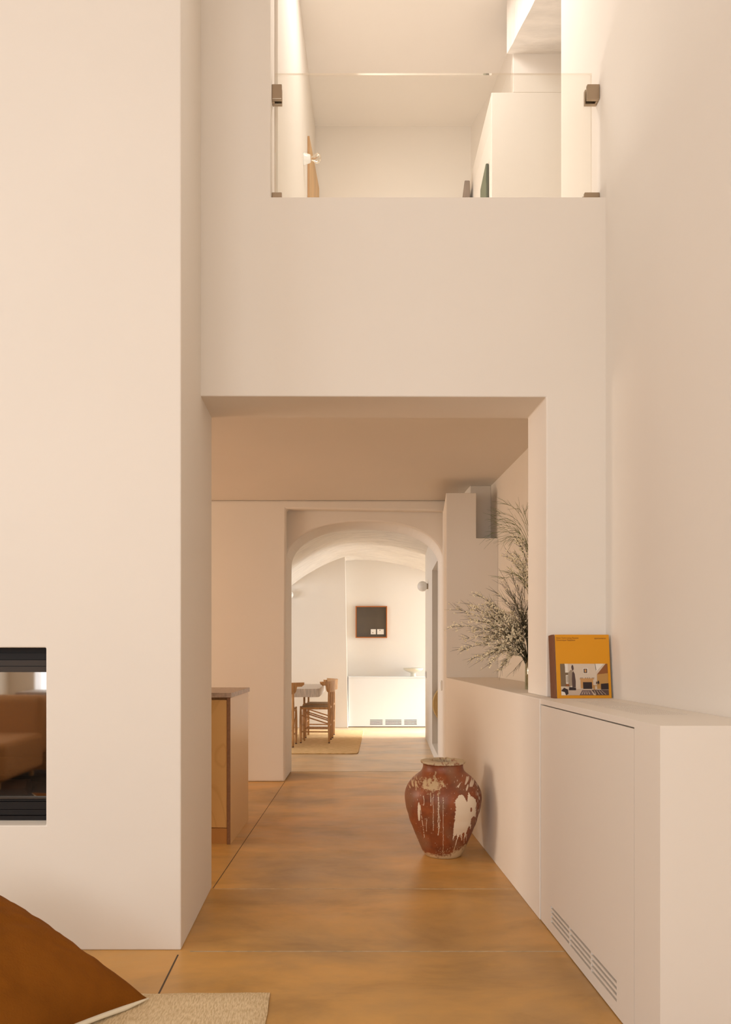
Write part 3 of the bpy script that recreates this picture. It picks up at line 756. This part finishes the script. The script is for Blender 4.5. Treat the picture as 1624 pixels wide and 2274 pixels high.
# white convector cabinet at the far wall
t = thing('convector_cabinet', 'long white boxed convector under the dark picture in the dining room', 'cabinet', (1.0, 11.5, 0))
bm = bmesh.new(); X0, X1, YU = .296, 2.2, 11.36
def ux(px): return (px-CX)/F*YU
def uz(py): return H-(py-CY)/F*YU
szs = [uz(1608.6), uz(1605.5), uz(1602.4), uz(1599.2)]; hh = .0050; zs = [.012]
for z in szs: zs += [z-hh, z+hh]
zs += [.738]
for k in range(0, len(zs), 2): box(bm, X0, X1, YU, YU+.015, zs[k], zs[k+1])
for z in szs:
    ed = [X0, ux(822), ux(850), ux(856), ux(892), ux(898), ux(926), X1]
    for k in range(0, 8, 2): box(bm, ed[k], ed[k+1], YU, YU+.015, z-hh, z+hh)
loc(link('front_panel', bm, m_white, t), t)
loc(link('top_panel', BX(X0, X1, YU-.004, 11.678, .740, .758), m_white, t, bevel=.002), t)
loc(link('slot_shade_sheet', BX(X0+.01, X1, YU+.0155, YU+.03, .006, .738), m_dark, t), t)  # near-black sheet painted as the shade behind the convector slots
# pedestal bowl
bm = bmesh.new()
lathe(bm, [(0, 0), (.044, 0), (.046, .003), (.040, .02), (.040, .05), (.06, .062), (.12, .085), (.145, .105), (.150, .128), (.147, .130), (.138, .108), (.11, .092), (0, .078)], 48)
o = link('pedestal_bowl', bm, m_bowl, smooth=True); o.location = (.187/1680*0+(918-CX)/F*11.50, 11.50, .7585); tag(o, 'cream ceramic pedestal bowl standing on the white convector', 'bowl')
# picture
t = thing('framed_picture', 'square dark picture with thin orange wood frame on the far dining wall', 'picture', (.66, 11.66, 1.6))
x0, x1, z1, z0 = (790-CX)/F*11.65, (860-CX)/F*11.65, H-(1346-CY)/F*11.65, H-(1416.5-CY)/F*11.65
bm = bmesh.new(); fw = .014
box(bm, x0, x1, 11.645, 11.679, z1-fw, z1); box(bm, x0, x1, 11.645, 11.679, z0, z0+fw); box(bm, x0, x0+fw, 11.645, 11.679, z0+fw, z1-fw); box(bm, x1-fw, x1, 11.645, 11.679, z0+fw, z1-fw)
loc(link('frame', bm, m_artframe, t), t)
loc(link('backing', BX(x0+fw, x1-fw, 11.665, 11.679, z0+fw, z1-fw), m_art, t), t)
m_dot = mat('ink_dot', (.12, .08, .03), .8)
for (a, b, dx, dy) in ((823.9, 835.2, 828.3, 1405.0), (838, 852.9, 844.1, 1399.6)):
    xa, xb = (a-CX)/F*11.65, (b-CX)/F*11.65; za, zb = H-(1408.6-CY)/F*11.65, H-(1397.2-CY)/F*11.65
    pp_ = loc(link('paper_card', BX(xa, xb, 11.660, 11.665, za, zb), m_paper, t), t)
    bm = bmesh.new(); bmesh.ops.create_icosphere(bm, subdivisions=2, radius=.008, matrix=Matrix.Translation(((dx-CX)/F*11.65, 11.659, H-(dy-CY)/F*11.65)) @ Matrix.Diagonal((1, .15, 1, 1)))
    q = link('ink_spot', bm, m_dot, pp_); q.matrix_parent_inverse = Matrix.Translation(t.location).inverted() @ Matrix.Identity(4)
    q.matrix_parent_inverse = Matrix.Identity(4)

# globe sconces
def sconce(x, y, z, side, lab):
    t = thing('globe_sconce', lab, 'wall lamp', (x, y, z), 0)
    bm = bmesh.new(); tube(bm, [(0, 0, 0), (-side*.014, 0, 0)], .035, 24); link('wall_plate', bm, m_metal, t)
    bm = bmesh.new(); bmesh.ops.create_uvsphere(bm, u_segments=32, v_segments=16, radius=.064, matrix=Matrix.Translation((-side*.07, 0, 0))); link('globe', bm, m_globe, t, smooth=True)
sconce(rx(9.35), 9.35, H+(CY-1302)/F*9.35, 1, 'small opal globe wall lamp high on the right dining wall')
t2 = thing('globe_sconce', 'pale globe wall lamp partly hidden behind the left arch jamb', 'wall lamp', ((643-CX)/F*11.2, 11.2, H+(CY-1321)/F*11.2))
bm = bmesh.new(); tube(bm, [(0, .079, 0), (0, .05, 0)], .035, 24); link('wall_plate', bm, m_metal, t2)
bm = bmesh.new(); bmesh.ops.create_uvsphere(bm, u_segments=32, v_segments=16, radius=.06); link('globe', bm, m_bulbm, t2, smooth=True)
# switches
def switch(x, y, z, rz, lab):
    t = thing('light_switch', lab, 'switch', (x, y, z), rz)
    link('plate', BX(-.014, 0, -.042, .042, -.045, .045), m_switch, t, bevel=.004)
    link('rocker', BX(-.019, -.013, -.024, .024, -.03, .03), m_white, t, bevel=.002)
switch(1.012+SH*(6.83-6.64), 6.83, H-(1522-CY)/F*6.83, -math.atan(SH), 'white light switch on the right jamb of the arch')
switch(rx(9.75), 9.75, H-(1498-CY)/F*9.75, -math.atan(.08), 'small white light switch at the far corner of dining wall')
# woven disc hung in the niche
bm = bmesh.new(); lathe(bm, [(0, -.014), (.24, -.014), (.25, 0), (.24, .014), (0, .014)], 64)
o = link('woven_disc', bm, m_disc, smooth=False); o.rotation_euler = (PI/2, 0, math.radians(-8)); o.location = (1.405, 8.40, H-(1564-CY)/F*8.4)
tag(o, 'round golden woven disc in the niche beyond the arch', 'wall decoration')

# chairs: local frame, +x = back side, seat faces -x, origin centre of the footprint
def make_chair(lab):
    t = thing('dining_chair', lab, 'chair', (0, 0, 0), 0, 'oak dining chairs around the table')
    fx, bx_, hy = -.175, .175, .19
    def leg(x, y, top, splay):
        bm = bmesh.new(); n = 8
        pts = [(x+splay*(i/n)*0, y, .004+(top-.004)*i/n) for i in range(n+1)]
        rr = [.011+.007*math.sin(PI*min(1, (i/n)*1.0)) for i in range(n+1)]
        tube(bm, pts, rr, 12); l = link('leg', bm, m_oak, t, smooth=True)
        bm = bmesh.new(); tube(bm, [(x, y, 0), (x, y, .012)], .0115, 12); link('leg_tip', bm, m_oakd, l)
    for s in (-1, 1): leg(fx, s*hy, .455, 0); leg(bx_, s*hy, .725, 0)
    # seat of woven cord on rails
    bm = bmesh.new(); box(bm, fx+.005, bx_-.005, -hy, hy, .422, .448)
    for f in list(bm.faces): pass
    link('seat', bm, m_cord, t, bevel=.01, seg=3)
    bm = bmesh.new()
    for s in (-1, 1): tube(bm, [(fx, s*hy, .428), (bx_, s*hy, .428)], .013, 10)
    tube(bm, [(fx, -hy, .43), (fx, hy, .43)], .013, 10); tube(bm, [(bx_, -hy, .425), (bx_, hy, .425)], .013, 10)
    link('seat_frame', bm, m_oak, t)
    for s in (-1, 1):
        bm = bmesh.new(); tube(bm, [(fx, s*hy, .345), (bx_, s*hy, .235)], .008, 8); link('stretcher', bm, m_oak, t)
        bm = bmesh.new(); tube(bm, [(fx, s*hy, .14), (bx_, s*hy, .14)], .008, 8); link('stretcher', bm, m_oak, t)
    for x, z in ((fx, .20), (bx_, .20)):
        bm = bmesh.new(); tube(bm, [(x, -hy, z), (x, hy, z)], .008, 8); link('stretcher', bm, m_oak, t)
    # bowed backrest with long horn ends and a deeper shield between the posts
    bm = bmesh.new(); n = 48; W2 = .315; rings = []
    for i in range(n+1):
        y = -W2+2*W2*i/n; a = abs(y)/W2
        xc = bx_+.045-.135*a**2.0
        top = .762; 
        dep = .135 if abs(y) < .19 else .05+.085*math.sqrt(max(0, 1-((abs(y)-.19)/.045)**2)) if abs(y) < .235 else .05
        if a > .93: dep = .05-.035*(a-.93)/.07
        th = .011
        tw = .006
        prof_ = [(xc-th-tw, top), (xc+th+tw, top), (xc+th+tw*.6, top-.03), (xc+th, top-dep), (xc-th, top-dep), (xc-th, top-.03)]
        rings.append([bm.verts.new((px_, y, pz)) for px_, pz in prof_])
    for a, b in zip(rings, rings[1:]):
        for k in range(6): bm.faces.new((a[k], a[(k+1) % 6], b[(k+1) % 6], b[k]))
    bm.faces.new(rings[0]); bm.faces.new(rings[-1])
    link('backrest', bm, m_oak, t, bevel=.003)
    return t
def copy_tree(o, parent=None):
    c_ = o.copy(); COL.objects.link(c_); c_.parent = parent
    for ch in [x for x in bpy.data.objects if x.parent == o and x is not c_]:
        copy_tree(ch, c_)
    return c_
ch1 = make_chair('light oak chair with bowed back at right side of table, nearest the arch')
x_near = ((668-CX)/F*9.31+(731-CX)/F*9.31)/2
ch1.location = (x_near+.012, 9.31+.19, .012); ch1.rotation_euler = (0, 0, RT)
ch2 = copy_tree(ch1); ch2['label'] = 'oak chair at right side of table, just behind the nearer one'
ch2.location = (x_near+.012+.045, 9.86+.19, .012)
ch3 = copy_tree(ch1); ch3['label'] = 'oak chair with back turned to the camera, cut off by left arch jamb'
ch3.location = (-.408-.19, 8.9+.175, .012); ch3.rotation_euler = (0, 0, -PI/2+RT)
# stone dining table
t = thing('dining_table', 'dining table with thick pale travertine top and thin brown legs on jute rug', 'table', (-.9, 9.8, .012), 0)
bm = bmesh.new()
prism(bm, [(-1.8, 9.15), (-.15, 9.15), (-.109, 9.22), (-.055, 10.42), (-.09, 10.5), (-1.8, 10.55)], .588, .690)
loc(link('tabletop', bm, m_trav, t, bevel=.004), t)
for (x, y) in ((-.307, 9.55), (-.27, 10.2), (-1.55, 9.5), (-1.5, 10.2)):
    bm = bmesh.new(); tube(bm, [(x, y, .013), (x, y, .588)], [.011, .013], 12); loc(link('leg', bm, m_oak, t, smooth=True), t)

# ------------------------------------------------------------------ upper room things
# lamp on the left wall
Yl = 4.83
t = thing('bulb_wall_lamp', 'white porcelain cone wall lamp with bare clear bulb in the upper room', 'wall lamp', (ulx(Yl), Yl, H+(CY-353)/F*Yl), -math.atan(.0655))
bm = bmesh.new(); prof_ = [(0, 0), (.035, 0), (.034, .006), (.023, .045), (.016, .046), (0, .046)]; lathe(bm, prof_, 32)
bmesh.ops.rotate(bm, verts=bm.verts, cent=(0, 0, 0), matrix=Matrix.Rotation(PI/2, 3, 'Y')); link('lamp_holder', bm, m_bulbm, t, smooth=True)
bm = bmesh.new(); lathe(bm, [(0, .046), (.013, .047), (.014, .06), (.024, .075), (.030, .088), (.028, .100), (.018, .111), (0, .115)], 32)
bmesh.ops.rotate(bm, verts=bm.verts, cent=(0, 0, 0), matrix=Matrix.Rotation(PI/2, 3, 'Y')); link('bulb', bm, m_bulb, t, smooth=True)
bm = bmesh.new(); tube(bm, [(.05, 0, 0), (.07, .004, 0), (.09, 0, .006), (.07, -.004, 0)], .0022, 6); link('filament', bm, m_oak, t)
# wood panel on the left wall
xa = ulx(5.1)
bm = bmesh.new(); prism(bm, [(ulx(5.1)+.001, 5.1), (ulx(5.1)+.014, 5.1), (ulx(5.68)+.035, 5.68), (ulx(5.68)+.001, 5.68)], 2.751, 4.62)
o = link('wooden_panel', bm, [m_pine, m_pineedge]); tag(o, 'tall pale wooden panel standing against left wall of the upper room', 'panel')
for p in o.data.polygons:
    if p.normal.y < -.9: p.material_index = 1
# leaning boards against the block
def lean(name, xr, th, y0, y1, ztop, m_e, m_f, lab):
    bm = bmesh.new(); prism(bm, [(xr-th, y0), (xr, y0), (xr+.02, y1), (xr-th+.02, y1)], 2.752, ztop)
    o = link(name, bm, [m_e, m_f], bevel=.006); tag(o, lab, 'board')
    for p in o.data.polygons:
        if p.normal.x < -.8: p.material_index = 1
lean('green_board', (1086-CX)/F*4.68, (1086-1079)/F*4.68, 4.68, 4.95, H+(CY-362)/F*4.68, m_green, m_greenface, 'dark green board standing against the right block in the upper room')
lean('taupe_board', (1044-CX)/F*5.3, (1044-1032)/F*5.3, 5.3, 5.5, H+(CY-400)/F*5.3, m_taupe, m_taupe, 'shorter taupe board with rounded top standing left of green board')

# ------------------------------------------------------------------ living room behind the camera, seen in the stove glass
m_sofa = mat('tan_sofa_fabric', (.50, .22, .07), .9, bump=.2, bscale=100)
t = thing('sofa', 'tan upholstered sofa reflected in the fireplace glass', 'sofa', (-3.5, -.5, 0))
loc(link('seat_base', BX(-4.3, -2.62, -.95, -.1, .08, .40), m_sofa, t, bevel=.05, seg=4), t)
loc(link('backrest', BX(-4.3, -2.62, -1.12, -.90, .2, .74), m_sofa, t, bevel=.06, seg=4), t)
for (a, b) in ((-4.2, -.9), (-4.2, -.2), (-2.72, -.9), (-2.72, -.2)):
    bm = bmesh.new(); tube(bm, [(a, b, 0), (a, b, .09)], .02, 10); loc(link('leg', bm, m_oak, t), t)
t = thing('plywood_sideboard', 'low plywood sideboard reflected at the right edge of fireplace glass', 'cabinet', (-2.2, -1.5, 0))
loc(link('body', BX(-3.0, -1.5, -1.75, -1.30, 0, .72), m_oak, t), t)
for (a, b) in ((-3.0, -2.80), (-2.79, -2.1), (-2.09, -1.5)):
    loc(link('door', BX(a, b, -1.30, -1.28, .06, .70), m_oak, t), t)
loc(link('top', BX(-3.02, -1.48, -1.77, -1.27, .72, .75), m_stone, t), t)

tag(link('reflection_dark_sheet', BX(-4.6, -1.7, -1.25, .55, .001, .010), mat('reflection_dark_brown', (.03, .018, .012), .95), bevel=.003), 'unseen dark sheet added before the sofa to darken the fireplace glass', 'rug')  # floor sheet added out of view to darken the low stove glass reflection
